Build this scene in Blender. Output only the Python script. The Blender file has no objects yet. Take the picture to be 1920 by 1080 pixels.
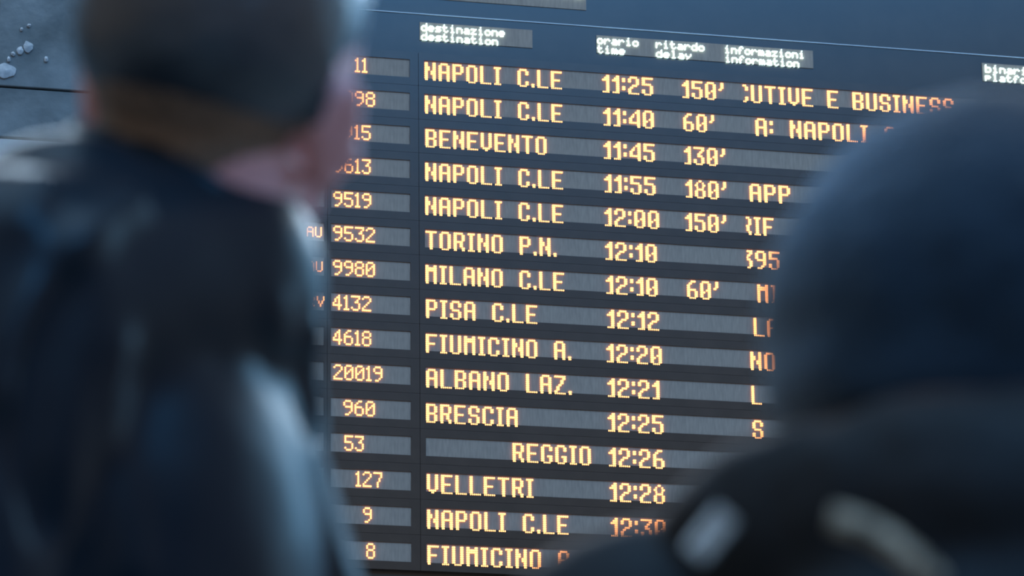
import bpy, bmesh, math, random
from mathutils import Vector, Matrix, Euler, noise

random.seed(7)
SC = bpy.context.scene
COL = SC.collection

# ------------------------------------------------------------------ camera
P = 0.1                                   # metres per row of the board
YAW, PIT, ROL = 0.2377, 0.28924, -0.0115
F_PX = 7500.0
CAM_Z = 0.85
FW = Vector((math.sin(YAW)*math.cos(PIT), math.cos(YAW)*math.cos(PIT), math.sin(PIT)))
R0 = Vector((math.cos(YAW), -math.sin(YAW), 0.0))
U0 = R0.cross(FW)
RT = R0*math.cos(ROL) + U0*math.sin(ROL)
UP = -R0*math.sin(ROL) + U0*math.cos(ROL)
CAM = Vector((0, 0, CAM_Z))
BU, BV, BD = 25.3117, 38.4908, 104.3705   # camera seen from the board, in rows
cd = bpy.data.cameras.new('camera')
cam = bpy.data.objects.new('camera', cd)
COL.objects.link(cam)
cam.matrix_world = Matrix((( RT.x, UP.x, -FW.x, CAM.x), (RT.y, UP.y, -FW.y, CAM.y), (RT.z, UP.z, -FW.z, CAM.z), (0, 0, 0, 1)))
cd.sensor_width = 36.0
cd.lens = F_PX/1920*36
cd.clip_start = 0.05
cd.dof.use_dof = True
cd.dof.focus_distance = 10.2
cd.dof.aperture_fstop = 7.4
SC.camera = cam

# ------------------------------------------------------------------ world, light, exposure
W = bpy.data.worlds.new('station_daylight')
SC.world = W
W.use_nodes = True
bg = W.node_tree.nodes['Background']
bg.inputs[0].default_value = (1.0, 0.93, 0.87, 1)
bg.inputs[1].default_value = 0.23

def area(name, loc, target, sx, sy, col, power):
    l = bpy.data.lights.new(name, 'AREA')
    l.shape = 'RECTANGLE'; l.size = sx; l.size_y = sy
    l.color = col; l.energy = power
    o = bpy.data.objects.new(name, l); COL.objects.link(o)
    o.location = loc
    o.rotation_euler = (Vector(target)-Vector(loc)).to_track_quat('-Z', 'Y').to_euler()
    return o
# added unseen blue light high behind the photographer, mirrored in the board's top
area('back_fill_light', (7.5, -12, 17.2), (1, 11, 4), 15, 6.5, (0.06, 0.42, 1.0), 2450)
# invented light off to the right, for blue edges on hair, cheek and sleeve
area('side_fill_light', (9.5, 8.3, 5.6), (0, 2.5, 1.7), 5, 4, (0.26, 0.62, 1.0), 230)
# added overhead light panel for blue sheen on heads; no roof modelled
area('top_fill_light', (0, 0.5, 12), (0, 0.5001, 0), 15, 14, (0.30, 0.63, 1.0), 980)
# unseen strip light put above the board to rim-light hat, hair and skin
area('rim_fill_light', (2.5, 10.6, 6.9), (2, 0, 2.0), 13, 2.4, (0.60, 0.80, 1.0), 1100)
SC.view_settings.view_transform = 'Standard'
SC.view_settings.look = 'None'
SC.view_settings.exposure = 0.0
SC.view_settings.gamma = 1.0
SC.view_settings.use_curve_mapping = False
SC.cycles.use_denoising = True

# ------------------------------------------------------------------ helpers
def mat(name, color, rough=0.5, metal=0.0, spec=0.5, sheen=0.0, sheen_rough=0.3, sheen_tint=(1, 1, 1),
        emit=None, strength=0.0, coat=0.0):
    m = bpy.data.materials.new(name); m.use_nodes = True
    b = m.node_tree.nodes['Principled BSDF']
    b.inputs['Base Color'].default_value = (*color, 1)
    b.inputs['Roughness'].default_value = rough
    b.inputs['Metallic'].default_value = metal
    b.inputs['Specular IOR Level'].default_value = spec
    b.inputs['Sheen Weight'].default_value = sheen
    b.inputs['Sheen Roughness'].default_value = sheen_rough
    b.inputs['Sheen Tint'].default_value = (*sheen_tint, 1)
    b.inputs['Coat Weight'].default_value = coat
    if emit:
        b.inputs['Emission Color'].default_value = (*emit, 1)
        b.inputs['Emission Strength'].default_value = strength
    return m

def noisy(m, scale, c0, c1, detail=4, bump=0.0, bump_scale=None, stretch=(1, 1, 1), lo=0.35, hi=0.65):
    nt = m.node_tree; b = nt.nodes['Principled BSDF']
    tc = nt.nodes.new('ShaderNodeTexCoord'); mp = nt.nodes.new('ShaderNodeMapping')
    mp.inputs['Scale'].default_value = stretch
    nt.links.new(tc.outputs['Object'], mp.inputs[0])
    n = nt.nodes.new('ShaderNodeTexNoise'); n.inputs['Scale'].default_value = scale; n.inputs['Detail'].default_value = detail
    nt.links.new(mp.outputs[0], n.inputs['Vector'])
    r = nt.nodes.new('ShaderNodeValToRGB')
    r.color_ramp.elements[0].position = lo; r.color_ramp.elements[0].color = (*c0, 1)
    r.color_ramp.elements[1].position = hi; r.color_ramp.elements[1].color = (*c1, 1)
    nt.links.new(n.outputs['Fac'], r.inputs[0]); nt.links.new(r.outputs[0], b.inputs['Base Color'])
    if bump:
        n2 = nt.nodes.new('ShaderNodeTexNoise'); n2.inputs['Scale'].default_value = bump_scale or scale; n2.inputs['Detail'].default_value = 6
        nt.links.new(mp.outputs[0], n2.inputs['Vector'])
        bp = nt.nodes.new('ShaderNodeBump'); bp.inputs['Strength'].default_value = bump; bp.inputs['Distance'].default_value = 0.01
        nt.links.new(n2.outputs['Fac'], bp.inputs['Height']); nt.links.new(bp.outputs[0], b.inputs['Normal'])
    return m, r

def mesh_obj(name, verts, faces, m, parent=None, smooth=False):
    me = bpy.data.meshes.new(name); me.from_pydata(verts, [], faces); me.update()
    if smooth: me.polygons.foreach_set('use_smooth', [True]*len(me.polygons))
    me.materials.append(m)
    o = bpy.data.objects.new(name, me); COL.objects.link(o)
    if parent: o.parent = parent
    return o

def boxes_mesh(name, boxes, m, parent=None, bevel=0.0):
    bm = bmesh.new()
    for (x0, y0, z0, x1, y1, z1) in boxes:
        r = bmesh.ops.create_cube(bm, size=1.0)
        for v in r['verts']:
            v.co = Vector(((x0+x1)/2 + v.co.x*(x1-x0), (y0+y1)/2 + v.co.y*(y1-y0), (z0+z1)/2 + v.co.z*(z1-z0)))
    if bevel:
        bmesh.ops.bevel(bm, geom=bm.edges[:], offset=bevel, segments=1, affect='EDGES')
    me = bpy.data.meshes.new(name); bm.to_mesh(me); bm.free(); me.materials.append(m)
    o = bpy.data.objects.new(name, me); COL.objects.link(o)
    if parent: o.parent = parent
    return o

def tag(o, label=None, cat=None, group=None, kind=None):
    if label: o['label'] = label
    if cat: o['category'] = cat
    if group: o['group'] = group
    if kind: o['kind'] = kind
    return o

def empty(name, loc=(0, 0, 0), rz=0):
    o = bpy.data.objects.new(name, None); COL.objects.link(o)
    o.location = loc; o.rotation_euler = (0, 0, rz); o.empty_display_size = 0.1
    return o

# the plane of the board: u to the right, v up, in rows (v = 0 is the top of the first row, each row is 1)
YB = BD*P                                  # 10.437 m in front of the camera
X0, Z0 = BU*P, CAM_Z + BV*P                # world place of u = 0, v = 0
def uv_at(px, py):
    d = FW*F_PX + RT*(px-960) - UP*(py-540)
    t = YB/d.y
    q = CAM + d*t
    return (q.x-X0)/P, (q.z-Z0)/P
def bx(u): return X0 + u*P
def bz(v): return Z0 + v*P

# ------------------------------------------------------------------ materials
M_case = mat('board_casing', (0.04, 0.04, 0.04), 0.21, spec=0.5)
noisy(M_case, 9, (0.058, 0.037, 0.027), (0.068, 0.044, 0.032))
M_plate = mat('black_bezel_plate', (0.026, 0.026, 0.028), 0.21, spec=0.5)
noisy(M_plate, 14, (0.064, 0.039, 0.027), (0.076, 0.046, 0.032))
M_window = mat('grey_led_window', (0.22, 0.21, 0.20), 0.55, spec=0.3)
noisy(M_window, 40, (0.30, 0.225, 0.18), (0.38, 0.285, 0.225), detail=8, stretch=(4, 1, 0.6))
M_led = mat('amber_led', (0.6, 0.25, 0.05), 0.4, emit=(1.0, 0.38, 0.13), strength=3.4)
M_ledw = mat('white_led', (0.8, 0.85, 0.85), 0.4, emit=(0.66, 1.0, 1.0), strength=3.0)
M_trim = mat('pale_trim_strip', (0.60, 0.66, 0.72), 0.6)
M_stone = mat('grey_stone', (0.3, 0.33, 0.36), 0.75)
_, _r = noisy(M_stone, 5, (0.075, 0.088, 0.090), (0.26, 0.28, 0.29), detail=9, bump=0.35, bump_scale=22, lo=0.3, hi=0.72)
M_stone_pale = mat('pale_stone', (0.6, 0.6, 0.6), 0.6)
noisy(M_stone_pale, 7, (0.45, 0.47, 0.48), (0.66, 0.68, 0.70), detail=6)
M_patch = mat('pale_plaster_patch', (0.5, 0.5, 0.5), 0.8)
noisy(M_patch, 60, (0.36, 0.38, 0.40), (0.52, 0.53, 0.55))
M_joint = mat('dark_joint', (0.02, 0.022, 0.025), 0.9)
M_floor = mat('stone_floor', (0.2, 0.2, 0.2), 0.35)
noisy(M_floor, 3, (0.16, 0.16, 0.16), (0.24, 0.235, 0.23), detail=8)

# ------------------------------------------------------------------ structure
fl = boxes_mesh('floor', [(-9, -6, -0.2, 13, 14, 0)], M_floor); tag(fl, kind='structure')
YW = YB + 0.30
wl = boxes_mesh('wall_back', [(-9, YW+0.05, 0, 13, YW+0.5, 8)], M_joint); tag(wl, kind='structure')
# courses of stone slabs on the wall; joints measured where the photograph shows them
slab_cache = {}
def slab(w, h, i, m):
    key = (round(w, 3), round(h, 3), i % 4, m.name)
    if key not in slab_cache:
        rnd = random.Random(i*31 % 4)
        bm = bmesh.new(); bmesh.ops.create_cube(bm, size=1.0)
        for v in bm.verts:
            v.co = Vector((v.co.x*w, v.co.y*0.06 + rnd.uniform(-0.002, 0.002), v.co.z*h))
        bmesh.ops.bevel(bm, geom=bm.edges[:], offset=0.002, segments=1, affect='EDGES')
        me = bpy.data.meshes.new('stone_slab'); bm.to_mesh(me); bm.free(); me.materials.append(m)
        slab_cache[key] = me
    return slab_cache[key]
kw = (YW+0.02)/YB
def wall_z(py, px=40):
    d = FW*F_PX + RT*(px-960) - UP*(py-540); return CAM_Z + d.z*(YW+0.02)/d.y
def wall_x(px, py=100):
    d = FW*F_PX + RT*(px-960) - UP*(py-540); return d.x*(YW+0.02)/d.y
zj1, zj2 = wall_z(172, 60), wall_z(264, 15)
xj = wall_x(2, 60)
courses = [(0.0, 0.9), (0.9, 1.8), (1.8, 2.7), (2.7, zj2-0.42), (zj2-0.42, zj2), (zj2, zj1), (zj1, zj1+0.62), (zj1+0.62, 6.0), (6.0, 7.0), (7.0, 8.0)]
k = 0
for ci, (za, zb) in enumerate(courses):
    wslab = 1.15
    xs = xj - 0.012 - (0 if ci == 6 else 0.53 if ci % 2 else 0.86) - wslab*8
    while xs > -9+wslab: xs -= wslab
    while xs < 13:
        x0, x1 = max(xs, -9), min(xs+wslab, 13)
        if x1-x0 > 0.05:
            pale = (za == courses[4][0])
            me = slab(x1-x0-0.006, zb-za-0.006, k, M_stone_pale if pale else M_stone)
            o = bpy.data.objects.new('stone_slab', me); COL.objects.link(o); o.parent = wl
            o.location = ((x0+x1)/2, YW+0.025+random.uniform(-0.003, 0.003), (za+zb)/2)
            k += 1
        xs += wslab
# chipped plaster patches stuck on the wall
def patch(px, py, rw, rh, seed):
    rnd = random.Random(seed); n = 22
    cx, cz = wall_x(px, py), wall_z(py, px)
    ring = []
    for i in range(n):
        a = 2*math.pi*i/n; q = 1+0.28*(noise.noise(Vector((math.cos(a)*1.3+seed, math.sin(a)*1.3, 0))))+rnd.uniform(-.05, .05)
        ring.append((math.cos(a)*rw*q, math.sin(a)*rh*q))
    v = [(cx+x, YW-0.014, cz+z) for x, z in ring] + [(cx+x*1.05, YW-0.003, cz+z*1.05) for x, z in ring] + [(cx, YW-0.018, cz)]
    f = [(i, (i+1) % n, 2*n) for i in range(n)] + [(i+n, (i+1) % n+n, (i+1) % n, i) for i in range(n)]
    mesh_obj('plaster_patch', v, f, M_patch, wl)
patch(50, 95, .014, .016, 1); patch(35, 102, .009, .012, 2); patch(84, 118, .006, .008, 3)
patch(8, 140, .028, .022, 4); patch(52, 55, .005, .005, 5); patch(38, 62, .004, .005, 6); patch(22, 108, .006, .006, 8); patch(14, 118, .005, .008, 9)

# ------------------------------------------------------------------ LED fonts
BIG = {  # 9 rows, upright strokes two dots wide
'N': "##..## ##..## ###.## ###.## ##.### ##.### ##..## ##..## ##..##",
'A': ".####. ##..## ##..## ##..## ###### ##..## ##..## ##..## ##..##",
'P': "#####. ##..## ##..## ##..## #####. ##.... ##.... ##.... ##....",
'O': ".####. ##..## ##..## ##..## ##..## ##..## ##..## ##..## .####.",
'L': "##.... ##.... ##.... ##.... ##.... ##.... ##.... ##.... ######",
'I': "#### .##. .##. .##. .##. .##. .##. .##. ####",
'C': ".####. ##..## ##..## ##.... ##.... ##.... ##..## ##..## .####.",
'.': ".. .. .. .. .. .. .. ## ##",
':': ".. ## ## .. .. ## ## .. ..",
'E': "###### ##.... ##.... ##.... #####. ##.... ##.... ##.... ######",
'B': "#####. ##..## ##..## ##..## #####. ##..## ##..## ##..## #####.",
'V': "##..## ##..## ##..## ##..## ##..## ##..## ##..## .####. ..##..",
'T': "###### ..##.. ..##.. ..##.. ..##.. ..##.. ..##.. ..##.. ..##..",
'R': "#####. ##..## ##..## ##..## #####. ##.##. ##.##. ##..## ##..##",
'M': "##..## ###### ###### ##..## ##..## ##..## ##..## ##..## ##..##",
'S': ".####. ##..## ##..## ##.... .####. ....## ##..## ##..## .####.",
'F': "###### ##.... ##.... ##.... #####. ##.... ##.... ##.... ##....",
'U': "##..## ##..## ##..## ##..## ##..## ##..## ##..## ##..## .####.",
'Z': "###### ....## ...##. ...##. ..##.. .##... .##... ##.... ######",
'G': ".####. ##..## ##..## ##.... ##.... ##.### ##..## ##..## .####.",
'0': ".####. ##..## ##..## ##..## ##.### ###.## ##..## ##..## .####.",
'1': "..## .### #### ..## ..## ..## ..## ..## ####",
'2': ".####. ##..## ##..## ....## ..###. .##... ##.... ##.... ######",
'3': "###### ....## ...##. ..##.. ..###. ....## ##..## ##..## .####.",
'4': "....## ...### ..#.## .##.## ##..## ##..## ###### ....## ....##",
'5': "###### ##.... ##.... #####. ....## ....## ##..## ##..## .####.",
'6': "..###. .##... ##.... ##.... #####. ##..## ##..## ##..## .####.",
'8': "..##.. .#..#. ##..## .#..#. .####. ##..## ##..## ##..## .####.",
'9': ".####. ##..## ##..## ##..## .##### ....## ....## ...##. .###..",
"'": ".## .## .## ##. ... ... ... ... ...",
}
MID = {  # 8 rows for the train numbers
'0': ".###. #...# #..## #.#.# ##..# #...# #...# .###.",
'1': ".#. ##. .#. .#. .#. .#. .#. ###",
'2': ".###. #...# ....# ...#. ..#.. .#... #.... #####",
'3': "##### ....# ...#. ..##. ....# ....# #...# .###.",
'4': "...#. ..##. .#.#. .#.#. #..#. ##### ...#. ...#.",
'5': "##### #.... #.... ####. ....# ....# #...# .###.",
'6': "..##. .#... #.... ####. #...# #...# #...# .###.",
'7': "##### ....# ....# ...#. ...#. ..#.. ..#.. ..#..",
'8': ".###. #...# #...# .###. #...# #...# #...# .###.",
'9': ".###. #...# #...# .#### ....# ....# ...#. .##..",
}
SMALL = {
'A': ".###. #...# #...# ##### #...# #...# #...#", 'U': "#...# #...# #...# #...# #...# #...# .###.",
'V': "#...# #...# #...# .#.#. .#.#. ..#.. ..#..", 'R': "####. #...# #...# ####. #.#.. #..#. #...#",
'd': "....# ....# .#### #...# #...# #...# .####", 'e': "..... ..... .###. #...# ##### #.... .###.",
's': "..... ..... .#### #.... .###. ....# ####.", 't': ".#... .#... ####. .#... .#... .#..# ..##.",
'i': "..#.. ..... .##.. ..#.. ..#.. ..#.. .###.", 'n': "..... ..... ####. #...# #...# #...# #...#",
'a': "..... ..... .###. ....# .#### #...# .####", 'z': "..... ..... ##### ...#. ..#.. .#... #####",
'o': "..... ..... .###. #...# #...# #...# .###.", 'r': "..... ..... #.##. ##..# #.... #.... #....",
'm': "..... ..... ##.#. #.#.# #.#.# #.#.# #.#.#", 'l': ".##.. ..#.. ..#.. ..#.. ..#.. ..#.. .###.",
'y': "..... ..... #...# #...# .#.#. ..#.. .#...", 'f': "..##. .#..# .#... ###.. .#... .#... .#...",
'b': "#.... #.... ####. #...# #...# #...# ####.", 'p': "..... ..... ####. #...# ####. #.... #....",
'u': "..... ..... #...# #...# #...# #..## .##.#",
}
TITLE = {
'd': "....## ....## .##### ##..## ##..## ##..## ##..## ##..## .##### ...... ......",
'e': "...... ...... .####. ##..## ##..## ###### ##.... ##..## .####. ...... ......",
'p': "...... ...... #####. ##..## ##..## ##..## ##..## ##..## #####. ##.... ##....",
'a': "..... ..... .###. ...## ...## .#### ##.## ##.## .#### ..... .....",
'r': ".... .... ##.# #### ##.. ##.. ##.. ##.. ##.. .... ....",
't': ".##. .##. #### .##. .##. .##. .##. .### ..## .... ....",
'u': "..... ..... ##.## ##.## ##.## ##.## ##.## ##.## .#### ..... .....",
's': "...... ...... .##### ##.... ##.... .####. ....## ....## #####. ...... ......",
}
SEG = 8
def led_text(name, font, text, u0, u1, vc_top, vpitch, row, m, parent, rad=0.5, space=6, clip=0, yface=0.0, radz=None, split=True):
    """the lit dots of one line of writing, a mesh for each character; u0..u1 outer edges in rows"""
    cols = 0; cell = []
    for ch in text:
        if ch == ' ': cols += space+1; continue
        g = font[ch].split(); w = len(g[0])
        cell.append((cols, g)); cols += w + 1
    pitch = (u1-u0)/(cols - 1 - clip)
    rz = (radz or rad)*vpitch*P; made = []; every = []
    for c0, g in cell:
        dots = []
        for r, line in enumerate(g):
            c = 0
            while c < len(line):
                if line[c] != '#': c += 1; continue
                n = c
                while n < len(line) and line[n] == '#': n += 1
                inset = .15 if font is BIG and n-c > 1 else 0          # the two dots of an upright stroke sit close together
                for k in range(c, n):
                    q = c+inset + (k-c)*((n-c-1-2*inset)/(n-c-1) if n-c > 1 else 0)
                    if c0+k >= clip: dots.append((u0+(c0+q-clip+0.5)*pitch, -(row+vc_top+r*vpitch)))
                c = n
        if split: made.append(dots_mesh('led_character', dots, rad*pitch*P, rz, m, parent, yface))
        else: every += dots
    if not split: made.append(dots_mesh(name, every, rad*pitch*P, rz, m, parent, yface))
    return made

def dots_mesh(name, centres, rx, rz, m, parent, yface=0.0):
    V = []; Fc = []
    yb = YB-0.012-yface; yt = yb-0.0032
    for (u, v) in centres:
        x, z = bx(u), bz(v); b = len(V)
        for k in range(SEG):
            a = 2*math.pi*(k+0.5)/SEG; V.append((x+math.cos(a)*rx, yb+0.002, z+math.sin(a)*rz))
        for k in range(SEG):
            a = 2*math.pi*(k+0.5)/SEG; V.append((x+math.cos(a)*rx*0.86, yt+0.0012, z+math.sin(a)*rz*0.86))
        V.append((x, yt, z))
        for k in range(SEG):
            n = (k+1) % SEG
            Fc.append((b+k, b+n, b+SEG+n, b+SEG+k)); Fc.append((b+SEG+k, b+SEG+n, b+2*SEG))
    return mesh_obj(name, V, Fc, m, parent)

# ------------------------------------------------------------------ departures board
board = empty('departure_board', (0, 0, 0))
tag(board, 'large dark electronic departures board with glowing amber rows on the stone wall', 'departures board')
UL, UR, VT, VB = -9.6, 21.0, 6.2, -16.3
boxes_mesh('casing', [(bx(UL), YB+0.004, bz(VB), bx(UR), YW+0.0, bz(VT))], M_case, board, bevel=0.006)
# pale thin trim line under the title
boxes_mesh('trim_strip', [(bx(UL+0.2), YB+0.001, bz(1.459-0.012), bx(UR-0.2), YB+0.006, bz(1.459+0.012))], M_trim, board)
# outer frame rails
fr = 0.35
boxes_mesh('frame_rail', [(bx(UL-fr), YB-0.03, bz(VT), bx(UR+fr), YW, bz(VT+fr))], M_case, board, bevel=0.004)
boxes_mesh('frame_rail', [(bx(UL-fr), YB-0.03, bz(VB-fr), bx(UR+fr), YW, bz(VB))], M_case, board, bevel=0.004)
boxes_mesh('frame_rail', [(bx(UL-fr), YB-0.03, bz(VB), bx(UL), YW, bz(VT))], M_case, board, bevel=0.004)
boxes_mesh('frame_rail', [(bx(UR), YB-0.03, bz(VB), bx(UR+fr), YW, bz(VT))], M_case, board, bevel=0.004)

mod_cache = {}
def plate_mesh(w, ml=.1, mr=.1):                           # bezel of a module: a frame around its window opening
    key = (round(w, 4), ml, mr)
    if key in mod_cache: return mod_cache[key]
    g = 0.006; y0, y1 = YB-0.014, YB+0.004
    top, wt, wb, bot = 0.235, 0.0, -0.535, -0.765      # module edges and window edges, in rows
    x0, x1 = ml*P, (w-mr)*P; e = 0.0003
    bx_ = [(e, y0, wt*P, w*P-e, y1, top*P-e),
           (e, y0, bot*P+e, w*P-e, y1, wb*P),
           (e, y0, wb*P, x0, y1, wt*P), (x1, y0, wb*P, w*P-e, y1, wt*P)]
    bm = bmesh.new()
    for (a, b, c, d, e, f) in bx_:
        r = bmesh.ops.create_cube(bm, size=1.0)
        for v in r['verts']:
            v.co = Vector(((a+d)/2+v.co.x*(d-a), (b+e)/2+v.co.y*(e-b), (c+f)/2+v.co.z*(f-c)))
    me = bpy.data.meshes.new('display_module'); bm.to_mesh(me); bm.free(); me.materials.append(M_plate)
    win = bpy.data.meshes.new('led_window')
    yv = YB-0.011
    win.from_pydata([(x0, yv, wb*P), (x1, yv, wb*P), (x1, yv, wt*P), (x0, yv, wt*P), (x0, yv+.01, wb*P), (x1, yv+.01, wb*P), (x1, yv+.01, wt*P), (x0, yv+.01, wt*P)], [],
                    [(0, 1, 2, 3), (5, 4, 7, 6), (4, 0, 3, 7), (1, 5, 6, 2), (3, 2, 6, 7), (4, 5, 1, 0)])
    win.materials.append(M_window)
    mod_cache[key] = (me, win)
    return me, win

# columns of the board: module left edge and width, in rows
c_cat = (-7.2, 1.885, .1, .09); c_num = (-5.31, 2.60, .10, .25); c_dst = (-2.705, 16.9, .16, .16); c_plt = (14.2, 5.0, .1, .1)
mods = {}
for r in range(15):
    for nm, (ul, w, ml, mr) in (('train_type', c_cat), ('train_number', c_num), ('destination', c_dst), ('platform', c_plt)):
        me, win = plate_mesh(w, ml, mr)
        o = bpy.data.objects.new('display_module', me); COL.objects.link(o); o.parent = board
        o.location = (bx(ul), 0, bz(-r))
        o2 = bpy.data.objects.new('led_window', win); COL.objects.link(o2); o2.parent = o
        mods[(nm, r)] = o

def put(nm, r, font, text, px0, px1, py, **kw_):
    u0, _ = uv_at(px0+1.2, py); u1, _ = uv_at(px1-1.2, py)
    o = led_text('led_lettering', font, text, u0, u1, kw_.pop('top', 0.072), kw_.pop('vp', 0.0612), r, kw_.pop('m', M_led), mods[(nm, r)], rad=kw_.pop('rad', .46), radz=kw_.pop('radz', .50), **kw_)
    for q in o: q.matrix_parent_inverse = Matrix.Translation(mods[(nm, r)].location).inverted()
RP = [115.8+14, 193, 256, 318, 382, 446, 510, 576, 642, 707, 772, 838, 905, 970, 1040]
dest = [("NAPOLI C.LE", 792.5, 1053), ("NAPOLI C.LE", 793, 1054), ("BENEVENTO", 794, 1024.5), ("NAPOLI C.LE", 793.5, 1055),
        ("NAPOLI C.LE", 793.5, 1055.5), ("TORINO P.N.", 794, 1043), ("MILANO C.LE", 794, 1057.5), ("PISA C.LE", 795, 1007),
        ("FIUMICINO A.", 794.5, 1070.5), ("ALBANO LAZ.", 795, 1071.5), ("BRESCIA", 795, 970.5), ("REGGIO", 957, 1107.5),
        ("VELLETRI", 796.5, 1000), ("NAPOLI C.LE", 797, 1065.5), ("FIUMICINO A.", 797.5, 1079)]
for r, (t, a, b) in enumerate(dest): put('destination', r, BIG, t, a, b, RP[r])
times = [("11:25", 1125, 1223.8), ("11:40", 1127, 1225.5), ("11:45", 1127.5, 1227), ("11:55", 1129, 1228.5), ("12:00", 1129.3, 1235.3),
         ("12:10", 1130.5, 1231), ("12:10", 1132, 1232.5), ("12:12", 1134, 1235.3), ("12:20", 1133, 1240.5), ("12:21", 1135, 1236.3),
         ("12:25", 1135.5, 1243.5), ("12:26", 1137, 1245.5), ("12:28", 1139, 1246.5), ("12:30", 1141, 1248.5), ("12:31", 1143, 1250)]
for r, (t, a, b) in enumerate(times): put('destination', r, BIG, t, a, b, RP[r]+22)
delays = {0: ("150'", 1274.5, 1356), 1: ("60'", 1277, 1338.5), 2: ("130'", 1278.5, 1359), 3: ("180'", 1281, 1361), 4: ("150'", 1280.5, 1361), 6: ("60'", 1284, 1346.5)}
for r, (t, a, b) in delays.items(): put('destination', r, BIG, t, a, b, RP[r]+32)
infos = {0: ("CUTIVE E BUSINESS", 1389, 1786.5, 3), 1: ("A: NAPOLI C.LE", 1412, 1742, 0), 3: ("APP", 1401, 1481, 0), 4: ("RIF", 1395.5, 1450, 3),
         5: ("395", 1397, 1462, 3), 6: ("MI", 1416, 1459, 0), 7: ("LA", 1409, 1459, 0), 8: ("NO", 1403, 1454, 0), 9: ("L", 1405, 1428, 0), 10: ("S", 1407, 1431, 0)}
for r, (t, a, b, c) in infos.items(): put('destination', r, BIG, t, a, b, RP[r]+44, clip=c, space=5 if r == 0 else 6)
nums = [("11", 662, 688.5), ("998", 641, 702.5), ("915", 640, 694.5), ("9613", 623, 694.5), ("9519", 622, 695.5), ("9532", 622, 702.5), ("9980", 621.5, 702.5),
        ("4132", 621, 695.5), ("4618", 621.5, 695.5), ("20019", 622.5, 716.5), ("960", 641, 702.5), ("53", 643, 681.5), ("127", 664, 716), ("9", 678, 696.5), ("8", 684, 702.5)]
for r, (t, a, b) in enumerate(nums): put('train_number', r, MID, t, a, b, RP[r]-9, top=0.080, vp=0.0545, rad=0.55, radz=.50)
for r, (t, a, b) in {5: ("AU", 572, 603), 6: ("AU", 573, 604.5), 7: ("RV", 572, 608)}.items():
    put('train_type', r, SMALL, t, a, b, RP[r]-12, top=0.145, vp=0.043, rad=0.5, radz=.5, split=False)

# header windows with white writing
hdr = []
def header(u0, u1, v0, v1):
    o = boxes_mesh('header_window', [(bx(u0), YB+0.0015, bz(v0), bx(u1), YB+0.006, bz(v1))], M_window, board)
    return o
h1 = header(-2.63, 0.665, 0.665, 1.21); h2 = header(2.56, 9.06, 0.655, 1.20); h3 = header(14.25, 17.9, 0.64, 1.21); h0 = header(-4.6, 2.27, 1.94, 3.2)
def hput(par, t, px0, px1, py, v):
    u0, _ = uv_at(px0, py); u1, _ = uv_at(px1, py)
    return led_text('led_lettering', SMALL, t, u0, u1, 0.0, 0.0345, -v, M_ledw, par, rad=0.50, yface=-0.010, split=False)
hput(h1, "destinazione", 789.5, 946, 50, 1.155); hput(h1, "destination", 789.5, 933.5, 68, 0.875)
hput(h2, "orario", 1119.5, 1197, 82, 1.150); hput(h2, "time", 1119.5, 1171.5, 98, 0.865)
hput(h2, "ritardo", 1229.5, 1320.5, 88, 1.150); hput(h2, "delay", 1230, 1296, 104, 0.865)
hput(h2, "informazioni", 1358, 1508, 98, 1.145); hput(h2, "information", 1359, 1498, 114, 0.86)
hput(h3, "binario", 1847, 1938, 132, 1.13); hput(h3, "platform", 1847, 1950, 150, 0.86)
tp = [('d', 865, 889), ('e', 892, 916), ('p', 918.5, 941), ('a', 944, 963), ('r', 966, 981), ('t', 984, 1001), ('u', 1005, 1027.5), ('r', 1030, 1046), ('e', 1048.5, 1071.5), ('s', 1075, 1099)]
for ch, a, b in tp:
    g = TITLE[ch].split(); w = len(g[0]); u0, _ = uv_at(a, 5); u1, _ = uv_at(b, 5); pt = (u1-u0)/w
    cent = [(u0+(c+.5)*pt, 2.80-r*0.0625) for r, line in enumerate(g) for c, x in enumerate(line) if x == '#']
    dots_mesh('led_character', cent, 0.0034, 0.0034, M_ledw, h0, -0.010)

# ------------------------------------------------------------------ people
def cam_point(px, py, depth):              # used only to note where a joint stands
    return CAM + FW*depth + RT*((px-960)*depth/F_PX) - UP*((py-540)*depth/F_PX)

def add_ell(bm, c, r, rot=(0, 0, 0), T=None):
    mtx = Matrix.Translation(c) @ Euler(rot).to_matrix().to_4x4() @ Matrix.Diagonal((*r, 1))
    if T is not None: mtx = T @ mtx
    bmesh.ops.create_icosphere(bm, subdivisions=4, radius=1.0, matrix=mtx)

def add_cap(bm, p0, p1, r0, r1, T=None, flat=1.0):
    p0, p1 = Vector(p0), Vector(p1)
    d = p1-p0; L = d.length
    q = d.to_track_quat('Z', 'Y').to_matrix().to_4x4()
    mtx = Matrix.Translation(p0) @ q
    if T is not None: mtx = T @ mtx
    n = 24; rings = []
    prof = [(-r0*math.cos(a), r0*math.sin(a)) for a in [math.pi/2*k/6 for k in range(1, 7)]]
    prof += [(L+r1*math.sin(a), r1*math.cos(a)) for a in [math.pi/2*k/6 for k in range(0, 6)]]
    for z, rr in prof:
        rings.append([bm.verts.new(mtx @ Vector((rr*math.cos(2*math.pi*i/n), rr*flat*math.sin(2*math.pi*i/n), z))) for i in range(n)])
    a = bm.verts.new(mtx @ Vector((0, 0, -r0))); b = bm.verts.new(mtx @ Vector((0, 0, L+r1)))
    for i in range(n):
        j = (i+1) % n
        bm.faces.new((a, rings[0][j], rings[0][i])); bm.faces.new((b, rings[-1][i], rings[-1][j]))
        for k2 in range(len(rings)-1):
            bm.faces.new((rings[k2][i], rings[k2][j], rings[k2+1][j], rings[k2+1][i]))

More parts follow.
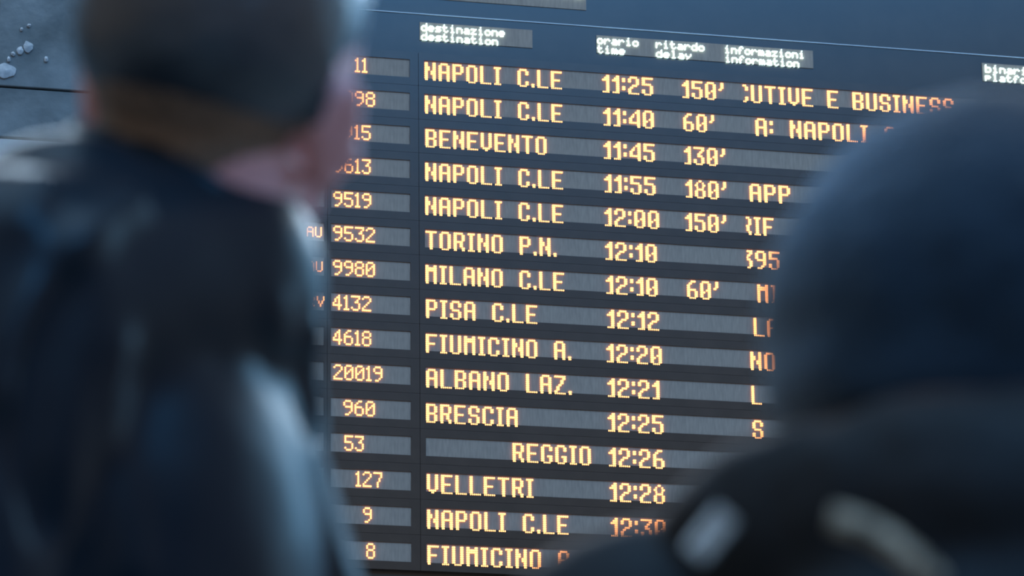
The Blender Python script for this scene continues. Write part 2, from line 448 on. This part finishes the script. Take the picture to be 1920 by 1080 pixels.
def grow(name, build, voxel, m, parent, smooth=6, warp=None):
    bm = bmesh.new(); build(bm)
    me = bpy.data.meshes.new(name); bm.to_mesh(me); bm.free()
    o = bpy.data.objects.new(name, me); COL.objects.link(o)
    md = o.modifiers.new('r', 'REMESH'); md.mode = 'VOXEL'; md.voxel_size = voxel
    ms = o.modifiers.new('s', 'SMOOTH'); ms.iterations = smooth; ms.factor = 0.5
    dg = bpy.context.evaluated_depsgraph_get()
    nm = bpy.data.meshes.new_from_object(o.evaluated_get(dg))
    bpy.data.objects.remove(o); bpy.data.meshes.remove(me)
    nm.name = name
    if warp:
        nrm = [v.normal.copy() for v in nm.vertices]
        for v, n in zip(nm.vertices, nrm):
            v.co = v.co + n*warp(v.co.copy(), n)
        nm.update()
    nm.polygons.foreach_set('use_smooth', [True]*len(nm.polygons))
    nm.materials.clear(); nm.materials.append(m)
    o = bpy.data.objects.new(name, nm); COL.objects.link(o); o.parent = parent
    return o

def head_parts(bm, T, s=1.0):
    e = lambda c, r, rot=(0, 0, 0): add_ell(bm, Vector(c)*s, Vector(r)*s, rot, T)
    e((0, -.014, .030), (.078, .098, .090)); e((0, .030, -.025), (.064, .066, .090))
    e((0, .048, -.092), (.044, .044, .030)); e((0, .020, -.070), (.056, .060, .045))
    e((0, .106, -.022), (.012, .016, .026), (.25, 0, 0)); e((0, .110, -.038), (.015, .013, .011))
    e((0, .088, .018), (.050, .014, .010)); e((0, .098, -.064), (.024, .010, .006)); e((0, .096, -.074), (.020, .010, .007))
    for q in (-1, 1):
        e((q*.040, .080, -.018), (.020, .018, .018)); e((q*.028, .084, .003), (.013, .012, .009))
        e((q*.082, -.004, -.018), (.008, .020, .034), (0.1, q*.25, q*-.36)); e((q*.087, -.010, .000), (.007, .012, .017), (0, q*.3, q*-.4))
        e((q*.080, .004, -.044), (.006, .010, .012))

def hand(bm, w, down, side, fwd):
    """w wrist, down = direction of fingers, side = thumb direction, fwd = palm normal"""
    palm = w + down*.05
    M = Matrix((side, down, fwd)).transposed().to_4x4()
    M.translation = palm
    add_ell(bm, (0, 0, 0), (.040, .052, .016), (0, 0, 0), M)
    for i, (o, L) in enumerate(((.033, .074), (.011, .082), (-.011, .077), (-.032, .060))):
        a = palm + side*o*1.0 + down*.040
        b = a + down*L*.5 + side*o*.18 + fwd*.006; c = b + down*L*.38 + side*o*.08 + fwd*.022
        add_cap(bm, a-down*.012, b, .0092, .0084); add_cap(bm, b, c, .0084, .0068)
    a = w + down*.022 + side*.030; b = a + side*.034 + down*.032 + fwd*.012; c = b + down*.030 + side*.010 + fwd*.010
    add_cap(bm, a, b, .012, .0105); add_cap(bm, b, c, .0105, .0085)

def figure(root, J, HT, skin, voxel=0.006):
    """one continuous body: J joints in local metres, HT head matrix"""
    def build(bm):
        head_parts(bm, HT, J['hs'])
        add_cap(bm, HT @ Vector((0, -.015, -.050)), J['neck'], .062*J['hs'], .068*J['hs'])
        add_ell(bm, J['chest'], (.165, .105, .19)); add_ell(bm, J['belly'], (.145, .105, .17)); add_ell(bm, J['hip'], (.165, .115, .12))
        for q in 'LR':
            sh, el, wr, hp, kn, an = (J[q+x] for x in ('sh', 'el', 'wr', 'hp', 'kn', 'an'))
            add_cap(bm, J['neck'], sh, .060, .055); add_cap(bm, sh, el, .050, .040); add_cap(bm, el, wr, .040, .026)
            add_cap(bm, hp, kn, .078, .055); add_cap(bm, kn, an, .055, .036)
            add_cap(bm, an, an+Vector((0, .13, -.045)), .036, .028, flat=1.0); add_ell(bm, an+Vector((0, -.02, -.045)), (.032, .04, .03))
            dn = (wr-el).normalized(); sd = Vector((0, 1, 0)); sd = (sd-dn*sd.dot(dn)).normalized(); fw = Vector((1 if q == 'L' else -1, 0, 0))
            fw = (fw-dn*fw.dot(dn)).normalized(); fw = (fw - sd*fw.dot(sd)).normalized()
            hand(bm, wr, dn, sd, fw)
    return grow('body', build, voxel, skin, root, smooth=3)

def stand(h=1.0, lean=Vector((0, 0, 0)), sw=.185):
    J = {'hs': h, 'neck': Vector((0, -.015, 1.47))+lean, 'chest': Vector((0, 0, 1.28))+lean*.8, 'belly': Vector((0, 0, 1.08))+lean*.4, 'hip': Vector((0, 0, .95))}
    for q, sg in (('L', -1), ('R', 1)):
        J[q+'sh'] = Vector((sg*sw, -.01, 1.42))+lean; J[q+'el'] = Vector((sg*(sw+.055), -.03, 1.13))+lean*.8; J[q+'wr'] = Vector((sg*(sw+.06), .05, .88))+lean*.5
        J[q+'hp'] = Vector((sg*.095, 0, .90)); J[q+'kn'] = Vector((sg*.105, .015, .50)); J[q+'an'] = Vector((sg*.11, -.01, .10))
    return J

def clothes_low(root, J, m_tr, m_sh, m_sole):
    def tr(bm):
        add_ell(bm, J['hip'], (.180, .130, .12))
        for q in 'LR':
            add_cap(bm, J[q+'hp'], J[q+'kn'], .092, .070); add_cap(bm, J[q+'kn'], J[q+'an']+Vector((0, 0, .0)), .070, .058)
    grow('trousers', tr, .012, m_tr, root, smooth=4)
    for q in 'LR':
        an = J[q+'an']
        def sh(bm, an=an):
            add_cap(bm, an+Vector((0, -.02, -.048)), an+Vector((0, .16, -.06)), .044, .036); add_cap(bm, an+Vector((0, -.005, 0)), an+Vector((0, 0, -.04)), .047, .046)
        s = grow('shoe', sh, .008, m_sh, root, smooth=3)
        for v in s.data.vertices: v.co.z = max(v.co.z, 0.012)
        boxes_mesh('sole', [(an.x-.042, an.y-.07, 0.0, an.x+.042, an.y+.20, .018)], m_sole, s, bevel=.006)

def shell(name, body, mask, m, parent, out=0.006, edge=0.02, bump=0.0012):
    """hair: the part of the body's surface where mask > 0, lifted off the skin"""
    me = body.data
    val = [mask(v.co) for v in me.vertices]
    idx = {}; V = []; Fc = []
    for p in me.polygons:
        if all(val[i] > 0 for i in p.vertices):
            f = []
            for i in p.vertices:
                if i not in idx:
                    idx[i] = len(V); v = me.vertices[i]
                    t = min(1, val[i]/edge)
                    V.append(v.co + v.normal*(-0.0012+(out+0.0012)*t + bump*noise.noise(v.co*180)*t))
                f.append(idx[i])
            Fc.append(f)
    return mesh_obj(name, V, Fc, m, parent, smooth=True)

def ridge(co, pts, w, h):
    best = 1e9
    for a, b in zip(pts[:-1], pts[1:]):
        ab = b-a; t = max(0, min(1, (co-a).dot(ab)/ab.length_squared)); best = min(best, (co-(a+ab*t)).length)
    return h*math.exp(-(best/w)**2)

M_skin = mat('skin', (0.52, 0.30, 0.25), 0.45, spec=0.5, sheen=0.55, sheen_tint=(1, .8, .85))
noisy(M_skin, 14, (0.72, 0.31, 0.30), (0.84, 0.42, 0.40), detail=3)
M_hair = mat('short_dark_hair', (0.018, 0.017, 0.018), 0.36, spec=1.0, coat=0.25, sheen=0.35, sheen_rough=0.3, sheen_tint=(.6, .85, 1))
noisy(M_hair, 160, (0.012, 0.020, 0.030), (0.020, 0.030, 0.042), bump=0.22, bump_scale=260)
M_fade = mat('clipped_hair', (0.06, 0.05, 0.045), 0.6, spec=0.4, sheen=0.3)
noisy(M_fade, 120, (0.16, 0.11, 0.075), (0.30, 0.20, 0.14), bump=0.4, bump_scale=260)
M_jack = mat('black_satin_jacket', (0.010, 0.013, 0.018), 0.33, spec=0.20, sheen=0.12, sheen_rough=0.3, sheen_tint=(.7, .85, 1))
noisy(M_jack, 5, (0.007, 0.013, 0.020), (0.011, 0.019, 0.028), bump=0.08, bump_scale=14)
M_tr = mat('dark_trousers', (0.012, 0.013, 0.018), 0.8); noisy(M_tr, 60, (0.010, 0.011, 0.015), (0.016, 0.017, 0.022))
M_shoe = mat('black_leather', (0.01, 0.01, 0.01), 0.35); noisy(M_shoe, 30, (0.008, 0.008, 0.008), (0.014, 0.013, 0.012))
M_sole = mat('rubber_sole', (0.02, 0.02, 0.02), 0.8); noisy(M_sole, 30, (0.015, 0.015, 0.015), (0.025, 0.025, 0.025))
M_eye = mat('eye', (0.7, 0.7, 0.7), 0.15); noisy(M_eye, 3, (0.68, 0.68, 0.68), (0.75, 0.74, 0.72))

def eyes(root, HT, s):
    for q in (-1, 1):
        bm = bmesh.new(); bmesh.ops.create_icosphere(bm, subdivisions=3, radius=.0115*s, matrix=HT @ Matrix.Translation(Vector((q*.031, .083, .004))*s))
        me = bpy.data.meshes.new('eye'); bm.to_mesh(me); bm.free(); me.materials.append(M_eye)
        o = bpy.data.objects.new('eye', me); COL.objects.link(o); o.parent = root

# ---- the man on the left
HC = cam_point(417, 160, 2.40)                         # middle of his head
NC = cam_point(312, 462, 2.40)                         # root of his neck
VIEW = -YAW + math.radians(4)                          # direction from the camera to him, about z
body_rz = VIEW + math.radians(55)                      # torso turned to the left of that
man_loc = Vector((NC.x, NC.y, 0))
man = empty('person', man_loc, body_rz)
tag(man, 'man with short dark hair in glossy black jacket, back turned, at left', 'person')
inv = (Matrix.Translation(man_loc) @ Matrix.Rotation(body_rz, 4, 'Z')).inverted()
hl = inv @ HC
head_rz = (VIEW - math.radians(23)) - body_rz
roll_q = Matrix.Rotation(math.radians(18.5), 4, Vector((math.sin(-VIEW), math.cos(-VIEW), 0)))    # head leaning to the right, seen from the camera
roll_q = inv.to_3x3().to_4x4() @ roll_q @ inv.to_3x3().inverted().to_4x4()
MHT = Matrix.Translation(hl) @ roll_q @ Matrix.Rotation(head_rz, 4, 'Z') @ Matrix.Rotation(math.radians(14), 4, 'X')
nl = inv @ NC
JM = stand(1.01)
kz = nl.z/1.47
for kk in JM:
    if isinstance(JM[kk], Vector): JM[kk] = Vector((JM[kk].x, JM[kk].y, JM[kk].z*kz))
JM['Lsh'] = JM['neck'] + Vector((-.155, .01, -.075)); JM['Rsh'] = JM['neck'] + Vector((.060, .015, -.128))
JM['chest'] = JM['neck'] + Vector((-.035, .045, -.20)); JM['Lel'] = JM['Lsh'] + Vector((-.07, .02, -.29)); JM['Rel'] = JM['Rsh'] + Vector((.135, -.01, -.29))
mbody = figure(man, JM, MHT, M_skin)
eyes(man, MHT, 1.01)
iT = MHT.inverted()
def mask_hair(co):
    p = (iT @ co)/1.01
    if p.length > .2: return -1
    # hairline: above the ears, down to the nape at the back, forehead in front
    side = abs(p.x)
    line = -.030 if p.y < -.03 else -.030+(p.y+.03)*1.3
    if side > .060 and p.y > -.02: line = max(line, .030 - max(0, (.0-p.y))*1.0)
    if p.y > .045: line = max(line, .055+(p.y-.045)*1.1)
    return p.z - line - (.03 if side > .084 else 0)
def mask_fade(co):
    p = (iT @ co)/1.01
    if p.length > .2 or p.y > .01: return -1
    return min(p.z + .078 - max(0, abs(p.x)-.030)*1.1, -.012-p.y) - (.05 if abs(p.x) > .080 else 0)
shell('clipped_hair', mbody, mask_fade, M_fade, man, out=.0012, edge=.02, bump=.0006)
shell('hair', mbody, mask_hair, M_hair, man, out=.007, edge=.035, bump=.0016)

def man_jacket(bm):
    J = JM
    add_ell(bm, J['chest']+Vector((0, -.0, 0)), (.155, .130, .20)); add_ell(bm, J['belly']+Vector((-.002, .03, 0)), (.150, .130, .21)); add_ell(bm, J['hip']+Vector((0, 0, .02)), (.190, .150, .13))
    add_ell(bm, J['neck']+Vector((-.080, .030, .002)), (.060, .070, .044))
    for q in 'LR':
        r = .078 if q == 'L' else .066
        add_cap(bm, J['neck']+Vector((0, -.0, -.028)), J[q+'sh']+Vector((0, 0, -.005)), .085 if q == 'L' else .074, r)
        add_cap(bm, J[q+'sh'], J[q+'el'], r, .062); add_cap(bm, J[q+'el'], J[q+'wr'], .062, .050)
V3 = lambda *a: [Vector(p) for p in a]
man_folds = [(V3((-.130, -.072, 1.541), (-.163, -.075, 1.519), (-.189, -.073, 1.497), (-.207, -.062, 1.467), (-.217, -.056, 1.442), (-.223, -.056, 1.410)), 0.010, .011),
             (V3((-.207, -.053, 1.511), (-.196, -.051, 1.530), (-.185, -.050, 1.542)), .012, .007),
             (V3((-.194, -.074, 1.478), (-.204, -.065, 1.424), (-.206, -.062, 1.379), (-.192, -.068, 1.345)), .014, -.012),
             (V3((-.150, -.080, 1.450), (-.143, -.076, 1.400), (-.132, -.074, 1.331)), .014, .006),
             (V3((.030, -.086, 1.497), (.052, -.079, 1.477), (.062, -.073, 1.450)), .012, .008),
             (V3((.050, -.070, 1.430), (.068, -.063, 1.400), (.090, -.057, 1.370)), .012, .008),
             (V3((-.020, -.095, 1.500), (.010, -.090, 1.470), (.020, -.085, 1.430)), .012, .004)]
def man_warp(co, n):
    d = .004*noise.noise(co*6) + .0012*noise.noise(co*22+Vector((3, 1, 7)))
    for pts, w, h in man_folds: d += ridge(co, pts, w, h)
    return d
jk = grow('jacket', man_jacket, .008, M_jack, man, smooth=8, warp=man_warp)
def collar(name, parent, c, rx, ry, h, tilt, m, thick=.010, flare=.012, zs=None, n=64):
    """stand-up collar: closed band around the neck, rounded on top"""
    T = Matrix.Translation(c) @ Euler(tilt).to_matrix().to_4x4()
    prof = [(-.022, -.05), (flare, 0), (0, h*.6), (.002, h*.92), (-.004, h), (-.004-thick*.6, h*.98), (-thick, h*.6), (-thick+.002, 0)]
    V = []; Fc = []
    for i in range(n):
        a = 2*math.pi*i/n
        hh = 1.0 if zs is None else zs(a)
        for (d, z) in prof:
            q = .002*math.sin(a*5)+.0015*math.sin(a*9+1)
            V.append(T @ Vector(((rx+d+q)*math.cos(a), (ry+d+q)*math.sin(a), z*(hh if z > 0 else 1))))
    k2 = len(prof)
    for i in range(n):
        j = (i+1) % n
        for p in range(k2-1): Fc.append((i*k2+p, j*k2+p, j*k2+p+1, i*k2+p+1))
    return mesh_obj(name, V, Fc, m, parent, smooth=True)
collar('collar', man, JM['neck']+Vector((-.020, .016, -.014)), .080, .080, .040, (.36, .42, 0), M_jack, flare=.004)
clothes_low(man, JM, M_tr, M_shoe, M_sole)

# ---- the hooded person on the right
M_hood = mat('dark_navy_wool', (0.012, 0.022, 0.036), 0.8, spec=0.2, sheen=1.0, sheen_rough=0.35, sheen_tint=(.75, .88, 1))
noisy(M_hood, 30, (0.012, 0.026, 0.044), (0.020, 0.040, 0.064), bump=0.5, bump_scale=240)
M_coat = mat('black_coat', (0.008, 0.010, 0.013), 0.7, spec=0.3, sheen=0.45, sheen_rough=0.25, sheen_tint=(1, .62, .45))  # warm sheen tint paints in the board's amber rim glow
noisy(M_coat, 12, (0.006, 0.008, 0.010), (0.011, 0.013, 0.016), bump=0.2, bump_scale=60)
M_beige = mat('beige_knit', (0.30, 0.27, 0.22), 0.85, sheen=0.4); noisy(M_beige, 90, (0.16, 0.12, 0.08), (0.60, 0.48, 0.34), bump=0.6, bump_scale=120)
M_clip = mat('pale_blue_metal', (0.45, 0.60, 0.72), 0.35, metal=0.9); noisy(M_clip, 20, (0.60, 0.78, 0.90), (0.70, 0.86, 0.95))
DW = 2.00
WC = cam_point(1812, 624, DW)
wview = -YAW - math.radians(6.4)
w_rz = wview + math.radians(8)
w_loc = Vector((WC.x, WC.y, 0)) + Matrix.Rotation(w_rz, 3, 'Z') @ Vector((0, .0, 0)); w_loc.z = 0
wom = empty('person', w_loc, w_rz)
tag(wom, 'person in round dark navy hat and black coat, back turned, at right', 'person')
invw = (Matrix.Translation(w_loc) @ Matrix.Rotation(w_rz, 4, 'Z')).inverted()
hlw = invw @ WC
WHT = Matrix.Translation(hlw) @ Matrix.Rotation(math.radians(10), 4, 'Z') @ Matrix.Rotation(math.radians(14), 4, 'X')
kz = hlw.z/1.655
JW = stand(.95, sw=.168)
JW['Lsh'].z += .024; JW['Rsh'].z += .024; JW['Lel'].z += .01; JW['Rel'].z += .01
for kk in JW:
    if isinstance(JW[kk], Vector): JW[kk] = Vector((JW[kk].x*.97, JW[kk].y, JW[kk].z*kz))
wbody = figure(wom, JW, WHT, M_skin)
eyes(wom, WHT, .95)
def hat(bm):
    T = WHT
    add_ell(bm, (.006, -.020, .016), (.106, .120, .105), (0, 0, 0), T)
    add_ell(bm, (0, -.036, -.026), (.112, .098, .074), (0, 0, 0), T)
    add_ell(bm, (-.024, -.030, .006), (.088, .095, .088), (0, 0, 0), T)
def hat_warp(co, n):
    return .004*noise.noise(co*14)+.0015*noise.noise(co*60)
hatm = grow('hat', hat, .006, M_hood, wom, smooth=6, warp=hat_warp)
def coat(bm):
    J = JW
    add_ell(bm, J['chest']+Vector((0, -.005, 0)), (.200, .150, .22)); add_ell(bm, J['belly'], (.190, .150, .22)); add_ell(bm, J['hip']+Vector((0, 0, .0)), (.205, .155, .17))
    for q in 'LR':
        add_cap(bm, J['neck']+Vector((0, -.01, -.03)), J[q+'sh'], .080, .075)
        add_cap(bm, J[q+'sh'], J[q+'el'], .078, .064); add_cap(bm, J[q+'el'], J[q+'wr'], .064, .050)
ct = grow('coat', coat, .008, M_coat, wom, smooth=8, warp=lambda co, n: .007*noise.noise(co*10)+.003*noise.noise(co*26))
def hood(bm):                                # hood of the coat lying folded on the shoulders
    N = JW['neck']
    for i in range(26):
        a0, a1 = 2*math.pi*i/26, 2*math.pi*(i+1)/26
        f = lambda a: N + Vector((.115*math.cos(a), .090*math.sin(a)-.01, .034-.010*abs(math.cos(a))+.012*math.sin(-a)))
        add_cap(bm, f(a0), f(a1), .052, .052)
    add_ell(bm, N+Vector((0, -.11, -.04)), (.125, .045, .065))
grow('hood', hood, .007, M_coat, wom, smooth=8, warp=lambda co, n: .006*noise.noise(co*13)+.003*noise.noise(co*40))
def tuft(bm):
    for i in range(7):
        a = WHT @ Vector((-.092+.004*i, -.02-.010*i, -.070)); add_cap(bm, a, a+Vector((-.006+.002*i, -.01, -.055)), .014, .007)
grow('hair', tuft, .004, M_hair, wom, smooth=3, warp=lambda co, n: .0015*noise.noise(co*90))
def strip(name, pts, w, th, m, nrm, parent):
    """a flat band of real thickness following pts, facing nrm"""
    V = []; Fc = []; n = len(pts)
    for i, p in enumerate(pts):
        d = (pts[min(i+1, n-1)]-pts[max(i-1, 0)]).normalized(); s_ = d.cross(nrm).normalized(); nn = s_.cross(d).normalized()
        for a, b in ((-.5, 0), (-.38, 1), (.38, 1), (.5, 0)): V.append(p + s_*w*a + nn*th*b)
    for i in range(n-1):
        for k in range(4): Fc.append((i*4+k, i*4+(k+1) % 4, (i+1)*4+(k+1) % 4, (i+1)*4+k))
    Fc.append((3, 2, 1, 0)); q = (n-1)*4; Fc.append((q, q+1, q+2, q+3))
    return mesh_obj(name, V, Fc, m, parent)
def on_coat(px, py, depth): return invw @ cam_point(px, py, depth)
L3 = invw.to_3x3()
back_fill_n = (L3 @ ((Vector((7.5, -12, 17.2))-cam_point(1335, 1000, 1.9)).normalized() - FW)).normalized()  # strips tilted to mirror the added back light toward the camera
strip('strap_slide', [on_coat(1305+60*t, 1040-75*t, 1.80) for t in [k/6 for k in range(7)]], .012, .003, M_clip, back_fill_n, wom)
strip('scarf_edge', [on_coat(1555+195*t, 978+30*t+90*t*t, 1.78) for t in [k/14 for k in range(15)]], .010, .008, M_beige, back_fill_n, wom)
clothes_low(wom, JW, M_tr, M_shoe, M_sole)
